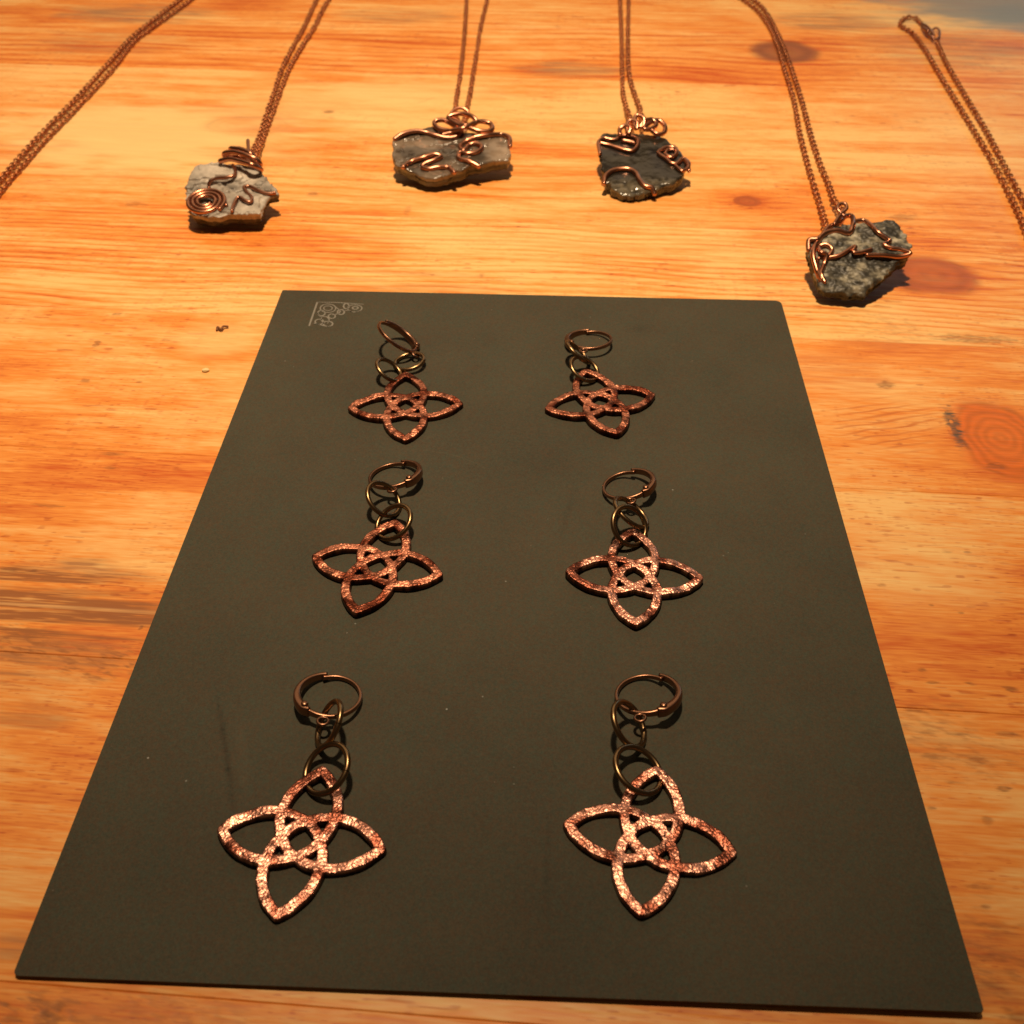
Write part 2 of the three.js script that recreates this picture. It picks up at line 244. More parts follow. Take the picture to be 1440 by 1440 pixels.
{
  const card = thing('display_card', 'dark charcoal card with a pale corner ornament, carrying six copper earrings', 'card', null, [CARD.x, CARD.y, CARD.z]);
  const W = 1024, H = 1448, data = new Uint8Array(W * H * 4), bump = new Uint8Array(W * H * 4);
  const marks = [[at(900, 465), 0.0032, 0.0022, -0.16], [at(800, 1320), 0.02, 0.012, -0.06], [at(480, 1330), 0.03, 0.012, 0.05], [at(700, 900), 0.03, 0.03, 0.05], [at(1000, 700), 0.02, 0.03, 0.04]].map(([p, a, b, k]) => [...toCard(p), a / CARD.w, b / CARD.h, k]);
  const creases = [[[306, 980], [314, 1030], [322, 1085], [330, 1150], 0.55, -0.34], [[337, 985], [340, 1040], [345, 1100], [350, 1150], 1.2, 0.1], [[806, 690], [800, 715], [794, 740], [786, 765], 0.7, -0.12], [[772, 1140], [771, 1190], [770, 1240], [771, 1300], 0.6, -0.12], [[960, 1060], [1010, 1075], [1060, 1082], [1110, 1086], 0.4, 0.1], [[250, 1180], [300, 1170], [350, 1168], [390, 1172], 0.5, 0.09]].map((q) => [...q.slice(0, 4).map(([x, y]) => toCard(at(x, y))), q[4], q[5]]);
  const arc = [[560, 638], [600, 636], [640, 643], [670, 654], [692, 668]].map(([x, y]) => toCard(at(x, y)));
  const speckR = rng(77), specks = []; for (let i = 0; i < 46; i++) specks.push([speckR() * W, speckR() * H, 0.8 + speckR() * 0.9, 0.2 + 0.55 * speckR()]);
  for (const [x, y] of [[628, 1000], [209, 1069]]) { const [s, t] = toCard(at(x, y)); specks.push([s * W, t * H, 1.6, 0.9]); }
  for (let j = 0; j < H; j++) for (let i = 0; i < W; i++) {
    const o = (j * W + i) * 4, s = (i + 0.5) / W, t = (j + 0.5) / H, x = s * 148, y = t * 210;
    const tooth = n2(x * 4.2, y * 4.2) - 0.5, tooth2 = n2(x * 2.1 + 9, y * 2.1) - 0.5, grit = h2(i, j) - 0.5, cloud = f2(x / 38, y / 38) - 0.5;
    let k = 1 + 0.22 * tooth + 0.12 * tooth2 + 0.3 * grit + 0.3 * cloud + 0.14 * (f2(x / 9 + 3, y / 13) - 0.5), h = 0.5 + 0.35 * tooth + 0.35 * tooth2;
    for (const [ms, mt, a, b, v] of marks) { const d = ((s - ms) / a) ** 2 + ((t - mt) / b) ** 2; if (d < 6) { k += v * Math.exp(-d); if (a < 0.006) h -= 0.5 * Math.exp(-d); } }
    for (let q = 0; q < 4; q++) { const [ax, ay] = arc[q], [bx, by] = arc[q + 1], f = clamp(((s - ax) * (bx - ax) + (t - ay) * (by - ay)) / ((bx - ax) ** 2 + (by - ay) ** 2), 0, 1), d = Math.hypot((s - ax - f * (bx - ax)) * 148, (t - ay - f * (by - ay)) * 210); if (d < 0.5) k += 0.22 * Math.exp(-d * d / 0.03) * Math.sin((q + f) * 0.78); }
    for (const q of creases) for (let e = 0; e < 3; e++) {
      const [ax, ay] = q[e], [bx, by] = q[e + 1]; if (Math.abs(s - ax) > 0.12 || Math.abs(t - ay) > 0.12) continue;
      const f = clamp(((s - ax) * (bx - ax) + (t - ay) * (by - ay)) / ((bx - ax) ** 2 + (by - ay) ** 2), 0, 1), d = Math.hypot((s - ax - f * (bx - ax)) * 148, (t - ay - f * (by - ay)) * 210);
      if (d < 3 * q[4]) { const m = Math.exp(-d * d / (q[4] * q[4])) * Math.sin((e + f) * 1.047) ** 0.5; k += q[5] * m * (0.6 + 0.4 * n2(x * 1.5, y * 1.5)); h += q[5] * m * 1.2; }
    }
    const warm = 0.05 * (f2(x / 14 + 40, y / 14) - 0.5) + 0.3 * (n2(x * 2.6 + 60, y * 2.6) - 0.5) + 0.14 * (f2(x / 5 + 11, y / 5) - 0.5), c = [0.0565 * (1 + warm), 0.0505 * (1 - 0.5 * warm), 0.0325 * (1 - warm)];
    for (let q = 0; q < 3; q++) data[o + q] = toByte[Math.round(clamp(c[q] * k, 0, 1) * 4096)];
    data[o + 3] = 255; bump[o] = bump[o + 1] = bump[o + 2] = clamp(h, 0, 1) * 255; bump[o + 3] = 255;
  }
  for (const [x, y, r, a] of specks) for (let j = -3; j <= 3; j++) for (let i = -3; i <= 3; i++) { const X = Math.round(x + i), Y = Math.round(y + j); if (X < 0 || Y < 0 || X >= W || Y >= H) continue; const m = a * (1 - sstep(Math.hypot(i, j), r * 0.5, r)); for (let q = 0; q < 3; q++) data[(Y * W + X) * 4 + q] = lerp(data[(Y * W + X) * 4 + q], 175, m); }
  const mat = new THREE.MeshPhysicalMaterial({ specularIntensity: 0.55, map: dataTexture(data, W, H, true, THREE.ClampToEdgeWrapping), bumpMap: dataTexture(bump, W, H, false, THREE.ClampToEdgeWrapping), bumpScale: 0.00008, roughness: 0.76 });
  // sheet: a grid that is finer by the edges; the far right corner is rounded off
  const ticks = (L) => { const a = []; for (const d of [0, 0.15, 0.4, 0.8, 1.3, 1.9, 2.6, 3.4, 4.4]) a.push(d); const n = 30; for (let i = 0; i <= n; i++) a.push(lerp(6, L - 6, i / n)); for (const d of [4.4, 3.4, 2.6, 1.9, 1.3, 0.8, 0.4, 0.15, 0]) a.push(L - d); return a; };
  const tu = ticks(148), tv = ticks(210), round = (x, y) => { for (const [cx, cy, r] of [[148, 0, 2.0], [0, 210, 0.9], [148, 210, 0.6], [0, 0, 0.4]]) { const ix = cx ? cx - r : r, iy = cy ? cy - r : r, dx = cx ? x - ix : ix - x, dy = cy ? y - iy : iy - y; if (dx > 0 && dy > 0) { const d = Math.hypot(dx, dy), m = Math.max(dx, dy), k = m / d; return [ix + (cx ? 1 : -1) * dx * k, iy + (cy ? 1 : -1) * dy * k]; } } return [x, y]; };
  const pos = [], uv = [], idx = [], nu = tu.length, nv = tv.length;
  for (const top of [1, 0]) for (const y of tv) for (const x of tu) { const [a, b] = round(x, y), p = cardPoint(a / 148, b / 210, top); pos.push(p.x, p.y, p.z); uv.push(a / 148, b / 210); }
  const I = (l, i, j) => l * nu * nv + j * nu + i;
  for (let j = 0; j < nv - 1; j++) for (let i = 0; i < nu - 1; i++) { idx.push(I(0, i, j), I(0, i, j + 1), I(0, i + 1, j + 1), I(0, i, j), I(0, i + 1, j + 1), I(0, i + 1, j)); idx.push(I(1, i, j), I(1, i + 1, j + 1), I(1, i, j + 1), I(1, i, j), I(1, i + 1, j), I(1, i + 1, j + 1)); }
  const rim = []; for (let i = 0; i < nu; i++) rim.push([i, 0]); for (let j = 1; j < nv; j++) rim.push([nu - 1, j]); for (let i = nu - 2; i >= 0; i--) rim.push([i, nv - 1]); for (let j = nv - 2; j >= 0; j--) rim.push([0, j]);
  const base = pos.length / 3;
  for (const [i, j] of rim) for (const l of [0, 1]) { const s = I(l, i, j); pos.push(pos[3 * s], pos[3 * s + 1], pos[3 * s + 2]); uv.push(uv[2 * s], uv[2 * s + 1]); }
  for (let q = 0; q < rim.length - 1; q++) { const a = base + 2 * q; idx.push(a, a + 2, a + 1, a + 1, a + 2, a + 3); }
  const g = new THREE.BufferGeometry(); g.setAttribute('position', new THREE.Float32BufferAttribute(pos, 3)); g.setAttribute('uv', new THREE.Float32BufferAttribute(uv, 2)); g.setIndex(idx); g.computeVertexNormals();
  part('sheet', g, mat, card);
  // printed corner ornament: flat pale strokes
  const P = (x, y) => { const p = at(420 + x / 10.286, 400 + y / 10.286, CARD_TOP); return [p.x - CARD.x, p.z - CARD.z]; };
  const stroke = (pts, w, closed) => {
    const q = pts.map(([x, y]) => V3(P(x, y)[0], 0, P(x, y)[1])), c = new THREE.CatmullRomCurve3(q, closed, 'centripetal'), n = pts.length * 6, pos = [], idx = [];
    for (let i = 0; i <= n; i++) { const p = c.getPoint(i / n), t = c.getTangent(i / n), k = w * 0.82 * MM / 2 * (closed || pts.length === 2 ? 1 : 0.55 + 0.45 * Math.sin(Math.PI * i / n)); pos.push(p.x - t.z * k, 0, p.z + t.x * k, p.x + t.z * k, 0, p.z - t.x * k); if (i < n) idx.push(2 * i, 2 * i + 1, 2 * i + 2, 2 * i + 1, 2 * i + 3, 2 * i + 2); }
    const g = new THREE.BufferGeometry(); g.setAttribute('position', new THREE.Float32BufferAttribute(pos, 3)); g.setIndex(idx); g.computeVertexNormals(); return g;
  };
  const oval = (x, y, a, b, w) => stroke(Array.from({ length: 10 }, (_, i) => [x + a * Math.cos(i * 0.6283), y + b * Math.sin(i * 0.6283)]), w, true);
  const orn = mergeGeometries([
    stroke([[272, 258], [152, 606]], 0.62), stroke([[262, 260], [600, 270], [940, 292]], 0.45),
    oval(425, 350, 112, 62, 0.42), oval(425, 350, 62, 33, 0.38), oval(812, 350, 104, 50, 0.42), oval(820, 345, 40, 20, 0.5),
    oval(330, 420, 52, 38, 0.5), oval(612, 405, 48, 36, 0.6), oval(480, 465, 50, 32, 0.5), oval(300, 545, 62, 36, 0.5), oval(425, 575, 68, 36, 0.55), oval(690, 320, 40, 38, 0.55),
    stroke([[540, 330], [600, 400], [560, 430], [500, 450]], 0.5), stroke([[640, 390], [720, 380], [800, 405], [890, 380]], 0.45), stroke([[270, 400], [300, 460], [390, 470], [440, 510], [420, 570]], 0.45), stroke([[210, 570], [290, 580], [380, 608], [460, 606]], 0.45), stroke([[330, 480], [330, 520], [370, 580]], 0.4),
  ]);
  const print = part('printed_ornament', orn, new THREE.MeshStandardMaterial({ color: new THREE.Color().setRGB(0.20, 0.185, 0.16), roughness: 0.7 }), card);
  print.position.y = CARD_TOP - CARD.y + 0.00006 + 0.00008;
}

// ---------------------------------------------------------------- metals
const copperMap = (() => {
  const N = 512, d = new Uint8Array(N * N * 4);
  for (let j = 0; j < N; j++) for (let i = 0; i < N; i++) {
    const x = i / N * 32, y = j / N * 32, a = f2(x / 2.6, y / 2.6), b = 0.5 * n2(x * 2.4, y * 2.4) + 0.5 * n2(x * 4.6 + 9, y * 4.6), k = sstep(a, 0.36, 0.62), m = 0.5 + 0.95 * b, dark = sstep(n2(x * 0.9 + 30, y * 0.9), 0.62, 0.85), o = (j * N + i) * 4;
    const c = [lerp(0.26, 0.82, k), lerp(0.088, 0.42, k), lerp(0.055, 0.31, k)];
    for (let q = 0; q < 3; q++) d[o + q] = toByte[Math.round(clamp(c[q] * m * (1 - 0.6 * dark), 0, 1) * 4096)];
    d[o + 3] = 255;
  }
  const t = dataTexture(d, N, N, true); t.repeat.set(1 / 0.032, 1 / 0.032); return t;
})();
const gritMap = (() => {                                                                // cast grit, about a quarter of a millimetre
  const N = 512, d = new Uint8Array(N * N * 4);
  for (let j = 0; j < N; j++) for (let i = 0; i < N; i++) { const x = i / N * 32, y = j / N * 32, o = (j * N + i) * 4; d[o] = d[o + 1] = d[o + 2] = 255 * (0.6 * n2(x * 3.4 + 5, y * 3.4) + 0.4 * n2(x * 6.5, y * 6.5 + 3)); d[o + 3] = 255; }
  const t = dataTexture(d, N, N, false); t.repeat.set(1 / 0.032, 1 / 0.032); return t;
})();
const M = {
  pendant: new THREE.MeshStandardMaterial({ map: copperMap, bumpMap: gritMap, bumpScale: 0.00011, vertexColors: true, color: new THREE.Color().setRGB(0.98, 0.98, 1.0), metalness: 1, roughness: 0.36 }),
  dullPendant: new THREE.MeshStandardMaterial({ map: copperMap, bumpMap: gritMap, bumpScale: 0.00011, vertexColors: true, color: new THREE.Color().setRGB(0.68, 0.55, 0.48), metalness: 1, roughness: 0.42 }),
  brass: new THREE.MeshStandardMaterial({ color: new THREE.Color().setRGB(0.27, 0.175, 0.09), metalness: 1, roughness: 0.3 }),
  hook: new THREE.MeshStandardMaterial({ color: new THREE.Color().setRGB(0.30, 0.155, 0.095), metalness: 1, roughness: 0.33 }),
  wire: new THREE.MeshStandardMaterial({ color: new THREE.Color().setRGB(0.54, 0.245, 0.15), metalness: 1, roughness: 0.28 }),
  darkWire: new THREE.MeshStandardMaterial({ color: new THREE.Color().setRGB(0.42, 0.2, 0.13), metalness: 1, roughness: 0.34 }),
  chain: new THREE.MeshStandardMaterial({ color: new THREE.Color().setRGB(0.52, 0.2, 0.085), metalness: 1, roughness: 0.42 }),
};

// ---------------------------------------------------------------- earrings
// four pointed petals whose outlines cross in the middle; x, z in mm, pierced plate with a grainy cast surface
function pendantGeometry(seed) {
  const R = 13.75, A = 3.55, T = 1.6, W = 1.0, L = (R + A) / 2, S = 4.75, rad = (L * L + S * S) / (2 * S), mid = (R - A) / 2;
  const petals = []; for (let q = 0; q < 4; q++) petals.push([Math.cos(q * Math.PI / 2), Math.sin(q * Math.PI / 2)]);
  const column = (x, z) => {
    let d = 1e9;
    for (const [c, s] of petals) {
      const a = c * x + s * z - mid, b = -s * x + c * z;                                 // along and across this petal
      for (const side of [1, -1]) {
        const bb = b * side + (rad - S), rr = Math.hypot(a, bb), ang = Math.atan2(Math.abs(a), bb), lim = Math.atan2(L, rad - S);
        d = Math.min(d, bb > 0 && ang <= lim ? Math.abs(rr - rad) : Math.hypot(Math.abs(a) - L, b));
      }
    }
    const wob = W * lerp(0.95, 1, sstep(Math.hypot(x, z), 4, 6.5)) * (1 + 0.16 * (n2(x / 1.7 + seed, z / 1.7) - 0.5));
    return { d: d - wob, top: T / 2 + 0.6 * (n2(x / 3.4 + seed * 3, z / 3.4) - 0.5) + 0.14 * (f2(x / 0.9 + seed * 7, z / 0.9) - 0.5) + 0.08 * (n2(x / 0.34, z / 0.34 + seed) - 0.5) };
  };
  const field = (x, y, z, col) => {
    const e = 0.3, p = col.d + e, q = Math.max(y - col.top, -y - T / 2) + e, grain = 0.04 * (n3(x / 0.45, y / 0.45 + seed, z / 0.45) - 0.5);
    return Math.min(Math.max(p, q), 0) + Math.hypot(Math.max(p, 0), Math.max(q, 0)) - e + grain;
  };
  field.column = column;
  const g = nets(field, [-15.6, -1.3, -15.6], [15.6, 1.5, 15.6], 0.2, (x, y) => { const k = lerp(0.22, 1, sstep(y, 0.05, 0.5)); return [k, k * 0.96, k * 0.94]; });  // flanks darkened by height: shade painted into the vertex colours
  return g;
}
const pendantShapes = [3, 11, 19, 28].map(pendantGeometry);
const ringShapes = {};
// flat band that follows a circle: angles in radians, r(t) centre radius, radial width and height in mm at t = 0..1
function bandGeometry(a0, a1, r, width, height, n = 40) {
  const pos = [], idx = [], K = 12;
  for (let i = 0; i <= n; i++) {
    const t = i / n, a = lerp(a0, a1, t), w = width(t) / 2, h = height(t) / 2, rr = r(t);
    for (let k = 0; k < K; k++) { const q = 2 * Math.PI * k / K, c = Math.cos(q), s = Math.sin(q), x = w * Math.sign(c) * Math.pow(Math.abs(c), 0.6), y = h * Math.sign(s) * Math.pow(Math.abs(s), 0.6); pos.push((rr + x) * Math.cos(a) * MM, y * MM, (rr + x) * Math.sin(a) * MM); }
  }
  for (let i = 0; i < n; i++) for (let k = 0; k < K; k++) { const a = i * K + k, b = i * K + (k + 1) % K; idx.push(a, b, a + K, b, b + K, a + K); }
  for (const s of [0, n]) { const c = pos.length / 3; let x = 0, y = 0, z = 0; for (let k = 0; k < K; k++) { x += pos[3 * (s * K + k)]; y += pos[3 * (s * K + k) + 1]; z += pos[3 * (s * K + k) + 2]; } pos.push(x / K, y / K, z / K); for (let k = 0; k < K; k++) s ? idx.push(c, s * K + k, s * K + (k + 1) % K) : idx.push(c, (k + 1) % K, k); }
  const flip = a1 < a0; if (flip) for (let i = 0; i < idx.length; i += 3) [idx[i], idx[i + 1]] = [idx[i + 1], idx[i]];
  for (let i = 0; i < idx.length; i += 3) [idx[i], idx[i + 1]] = [idx[i + 1], idx[i]];
  const g = new THREE.BufferGeometry(); g.setAttribute('position', new THREE.Float32BufferAttribute(pos, 3)); g.setIndex(idx); g.computeVertexNormals(); return g;
}
const D = Math.PI / 180, hookShapes = {};
function hookShape(m) {      // m = 1: lever to one side, -1: mirrored; the small eye lies at angle 0, radius 6.2 mm outside
  if (hookShapes[m]) return hookShapes[m];
  const R = 5.75;
  const wire = bandGeometry(m * 46 * D, m * -206 * D, (t) => R - 0.1 * t - 0.25 * sstep(t, 0.85, 1), (t) => 0.85 - 0.25 * t, (t) => t < 0.22 ? 1.5 - 2.2 * t : 1.02 - 0.1 * t, 60);
  const eye = new THREE.TorusGeometry(1.0 * MM, 0.3 * MM, 8, 24).rotateX(Math.PI / 2).translate((R + 1.25) * MM, 0, 0);
  const lever = bandGeometry(m * 30 * D, m * 164 * D, (t) => R + 0.12 + 0.3 * Math.sin(Math.PI * t) + 0.15 * t, (t) => t < 0.1 ? lerp(0.8, 2.0, t / 0.1) : lerp(2.0, 0.75, Math.pow((t - 0.1) / 0.9, 0.7)), (t) => lerp(2.2, 1.5, t), 48);
  const rivet = mergeGeometries([new THREE.SphereGeometry(0.72 * MM, 14, 10).scale(1, 0.6, 1).translate(0, 1.14 * MM, 0), new THREE.CylinderGeometry(0.42 * MM, 0.42 * MM, 2.3 * MM, 14)]).translate(R * Math.cos(44 * D) * MM, 0, m * R * Math.sin(44 * D) * MM);
  return hookShapes[m] = { wire: mergeGeometries([wire, eye].map((g) => { g = g.index ? g.toNonIndexed() : g; g.deleteAttribute('uv'); return g; })), lever, rivet };
}
const jump = (R) => { const k = R.toFixed(2); return ringShapes[k] ??= new THREE.TorusGeometry(R * MM, 0.56 * MM, 12, 56, Math.PI * 2 - 0.03).rotateX(Math.PI / 2); };
function pose(o, c, n, base, towards) {                                                  // local y -> n, local x -> towards (projected)
  const y = V3(...n).normalize(), x = (towards ? towards.clone().sub(c) : V3(1, 0, 0.3)).projectOnPlane(y).normalize(), z = new THREE.Vector3().crossVectors(x, y);
  o.quaternion.setFromRotationMatrix(new THREE.Matrix4().makeBasis(x, y, z)); o.position.copy(c).sub(base);
}
const mmv = (a) => V3(a[0] * MM, a[1] * MM, a[2] * MM);
const earrings = [
  { label: 'copper knot earring beside the pale printed ornament, its ear hook standing up', c: [-27.3, -229.0], yaw: 4, hook: [[-31.39, 5.23, -256.37], [0.6, 0.78, -0.18], 6.5, 1, [580, 495]], A: [[-27.71, 1.95, -249.25], [-0.19, 0.98, -0.02], 4.0], B: [[-32.57, 3.38, -242.97], [0.6, 0.8, 0.02], 3.75] },
  { label: 'copper knot earring beneath the rounded card corner, turned askew with its rings overlapping', c: [22.8, -230.9], yaw: 13, hook: [[21.61, 2.26, -259.4], [-0.06, 0.99, -0.16], 6.39, -1, [816, 500]], A: [[17.76, 4.0, -250.67], [0.66, 0.72, -0.2], 4.0], B: [[19.28, 3.12, -243.96], [0.43, 0.88, 0.22], 4.0] },
  { label: 'dull brown copper knot earring of the middle row, tilted, its hook lever facing the neighbour', c: [-29.2, -170.1], yaw: -12, hook: [[-27.91, 2.6, -199.88], [-0.14, 0.97, -0.18], 6.24, 1, [551, 694]], A: [[-29.26, 3.94, -189.74], [0.62, 0.77, 0.17], 4.3], B: [[-26.44, 3.33, -182.48], [-0.44, 0.87, 0.23], 4.35] },
  { label: 'sparkling copper knot earring of the middle row, lying straight with petals squared to the card', c: [26.1, -167.0], yaw: -3.5, hook: [[26.91, 2.66, -196.2], [-0.22, 0.97, -0.13], 6.11, 1, [888, 708]], A: [[26.75, 3.89, -185.05], [0.57, 0.82, -0.1], 4.5], B: [[25.95, 4.3, -180.14], [0.5, 0.73, 0.46], 4.4] },
  { label: 'brightly lit copper knot earring near the plain card edge, hook lever on the outer side', c: [-35.85, -103.2], yaw: -7.7, hook: [[-34.61, 2.37, -133.79], [0.1, 0.98, -0.17], 6.23, -1, [453.6, 1016]], A: [[-33.55, 4.6, -125.47], [-0.81, 0.58, 0.08], 4.26], B: [[-32.96, 3.64, -116.3], [-0.48, 0.85, 0.19], 4.6] },
  { label: 'pinkish glittering copper knot earring near the plain card edge, its hook lever facing outward', c: [23.3, -103.45], yaw: -11, hook: [[25.54, 2.67, -133.94], [-0.12, 0.97, -0.22], 6.17, 1, [899, 1014.5]], A: [[21.45, 4.33, -125.56], [0.71, 0.69, 0.11], 4.35], B: [[22.48, 3.34, -116.29], [0.44, 0.9, 0.03], 4.65] },
];
earrings.forEach((e, i) => {
  const base = V3(e.c[0] * MM, CARD_TOP, e.c[1] * MM), g = thing('earring', e.label, 'earring', 'six copper knot earrings laid out on the card', [base.x, base.y, base.z]);
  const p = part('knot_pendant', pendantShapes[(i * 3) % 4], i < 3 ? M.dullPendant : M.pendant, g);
  p.position.y = 0.00086; p.rotation.set(0.012, (e.yaw + 90 * ((i * 3 + 1) % 4)) * D, 0, 'YXZ');
  p.rotation.set(0, (e.yaw + 90 * ((i * 3 + 1) % 4)) * D, 0);
  for (const [c, n, R] of [e.B, e.A]) { const r = part('jump_ring', jump(R), M.brass, g); pose(r, mmv(c), n, base); }
  const [c, n, R, m, eye] = e.hook, s = hookShape(-m), h = part('ear_hook', s.wire, M.hook, g);
  const cc = mmv(c), nn = V3(...n).normalize(), d = ray(...eye), k = cc.clone().sub(EYE).dot(nn) / d.dot(nn);
  pose(h, cc, n, base, EYE.clone().addScaledVector(d, k)); h.scale.setScalar(R / 6.2);
  part('lever', s.lever, M.hook, h); part('rivet', s.rivet, M.hook, h);
});

// ---------------------------------------------------------------- chains
const linkShape = (() => {                                                              // one oval link along x
  const pts = Array.from({ length: 12 }, (_, i) => { const a = i * Math.PI / 6; return V3(1.45 * MM * Math.cos(a), 0, 0.92 * MM * Math.sin(a)); });
  const g = new THREE.TubeGeometry(new THREE.CatmullRomCurve3(pts, true), 14, 0.3 * MM, 6, true); g.deleteAttribute('uv'); return g;
})();
function chainGeometry(strands, base, seed) {
  const r = rng(seed), all = [], X = V3(), m = new THREE.Matrix4();
  for (const pts of strands) {
    const c = new THREE.CatmullRomCurve3(pts, false, 'centripetal'), L = c.getLength(), n = Math.floor(L / (1.95 * MM)); c.arcLengthDivisions = 400; c.updateArcLengths();
    for (let i = 0; i <= n; i++) {
      const p = c.getPointAt(i / n), x = c.getTangentAt(i / n), up = V3(0, 1, 0).projectOnPlane(x).normalize(), roll = (i % 2 ? 0.95 : -0.6) + (r() - 0.5) * 0.7, y = up.applyAxisAngle(x, roll), z = new THREE.Vector3().crossVectors(x, y);
      m.makeBasis(x, y, z).setPosition(p.sub(base)); all.push(linkShape.clone().applyMatrix4(m));
    }
  }
  return mergeGeometries(all);
}
const px = (list, h = 1.15 * MM) => list.map(([x, y, dh]) => at(x, y, h + (dh ?? 0) * MM));

// ---------------------------------------------------------------- wire-wrapped stones
// frame: the stone's mean top face passes through the point seen at pixel c, h mm above the table, leaning towards the viewer by tilt degrees
function stoneFrame(c, h, tilt) {
  const o = at(c[0], c[1], h * MM), t = tilt * D, n = V3(0, Math.cos(t), Math.sin(t)), v = V3(0, -Math.sin(t), Math.cos(t));
  return { o, t, uv(x, y, w = 0) { const d = ray(x, y), k = (o.clone().sub(EYE).dot(n) + w * MM) / d.dot(n), p = EYE.clone().addScaledVector(d, k).sub(o); return [p.x * 1000, p.dot(v) * 1000]; } };
}
function polyDist(P, x, z) {
  let d = 1e9, inside = false;
  for (let i = 0, j = P.length - 1; i < P.length; j = i++) {
    const [ax, az] = P[i], [bx, bz] = P[j], ex = bx - ax, ez = bz - az, t = clamp(((x - ax) * ex + (z - az) * ez) / (ex * ex + ez * ez), 0, 1);
    d = Math.min(d, Math.hypot(x - ax - t * ex, z - az - t * ez));
    if ((az > z) !== (bz > z) && x < ex * (z - az) / ez + ax) inside = !inside;
  }
  return inside ? -d : d;
}
function makeStone(s) {
  const Z = ([x, y]) => [s.zoom[0] + x / s.zoom[2], s.zoom[1] + y / s.zoom[2]], fr = stoneFrame(s.c, s.h, s.tilt), P = s.outline.map((p) => fr.uv(...Z(p)));
  const base = V3(fr.o.x, 0, fr.o.z), g = thing('necklace', s.label, 'necklace', 'copper chain necklaces laid out on the table', [base.x, 0, base.z]);
  const holder = new THREE.Group();  // used for its matrix only
  holder.rotation.x = fr.t; holder.position.copy(fr.o).sub(base); holder.updateMatrix();
  const relief = (u, v) => s.relief(u, v), T = s.thick;
  const column = (x, z) => ({ d: polyDist(P, x, z) + 1.3 * (f2(x / 3 + s.seed, z / 3) - 0.5) + 0.7 * (n2(x / 0.9, z / 0.9 + s.seed) - 0.5), top: relief(x, z), low: -T + 0.9 * (f2(x / 5 + 20, z / 5 + s.seed) - 0.5) });
  const field = (x, y, z, c) => {
    const lay = s.layers * (n2(y / 0.55 + s.seed, (x + z) / 14) - 0.5), p = c.d + 0.5 + lay + (y < 0 ? 0.12 : 0.02) * -y, q = Math.max(y - c.top, c.low - y) + 0.5;
    return Math.min(Math.max(p, q), 0) + Math.hypot(Math.max(p, 0), Math.max(q, 0)) - 0.5 + s.rough * (n3(x / 0.8, y / 0.8, z / 0.8) - 0.5);
  };
  field.column = column;
  const xs = P.map((p) => p[0]), zs = P.map((p) => p[1]), lo = [Math.min(...xs) - 2, -T - 2, Math.min(...zs) - 2], hi = [Math.max(...xs) + 2, 3.4, Math.max(...zs) + 2];
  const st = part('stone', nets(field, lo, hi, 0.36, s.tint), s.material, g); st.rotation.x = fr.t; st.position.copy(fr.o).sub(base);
  const r = s.wireR ?? 0.72;
  const onStone = (drop) => ([x, y, dh = 0]) => {
    let [u, v] = fr.uv(...Z([x, y])); const w = relief(u, v) + r * 0.75 + dh - Math.max(0, polyDist(P, u, v)) * drop; [u, v] = fr.uv(...Z([x, y]), w);
    return V3(u * MM, w * MM, v * MM).applyMatrix4(holder.matrix);
  };
  for (const w of s.wires) part(w.name ?? 'copper_wire', wireGeometry(w.p.map(onStone(w.name ? 0.1 : 0.6)), ((w.r ?? r) * 1.18) * MM, w.closed, 7), w.dark ? M.darkWire : M.wire, g);
  for (const q of s.spirals ?? []) {
    const [u0, v0] = fr.uv(...Z(q.c)), pts = []; const n = q.turns * 14;
    for (let i = 0; i <= n; i++) { const t = i / n, a = q.a0 + t * q.turns * 2 * Math.PI, R = lerp(q.r0, q.r1, t); pts.push(V3((u0 + R * Math.cos(a)) * MM, (relief(u0, v0) * 0.3 + q.w) * MM, (v0 + R * Math.sin(a)) * MM).applyMatrix4(holder.matrix)); }
    part('wire_spiral', wireGeometry(pts, q.r * MM, false, 2), M.wire, g);
  }
  part('chain', chainGeometry(s.strands.map((l) => px(l)), base, s.seed), M.chain, g, 'stuff');
  return g;
}
const stoneMat = (o) => new THREE.MeshPhysicalMaterial({ vertexColors: true, ...o });
const grey = (k, warm = 1) => [k * 1.08 * warm, k * 0.97, k * 0.84 / warm];

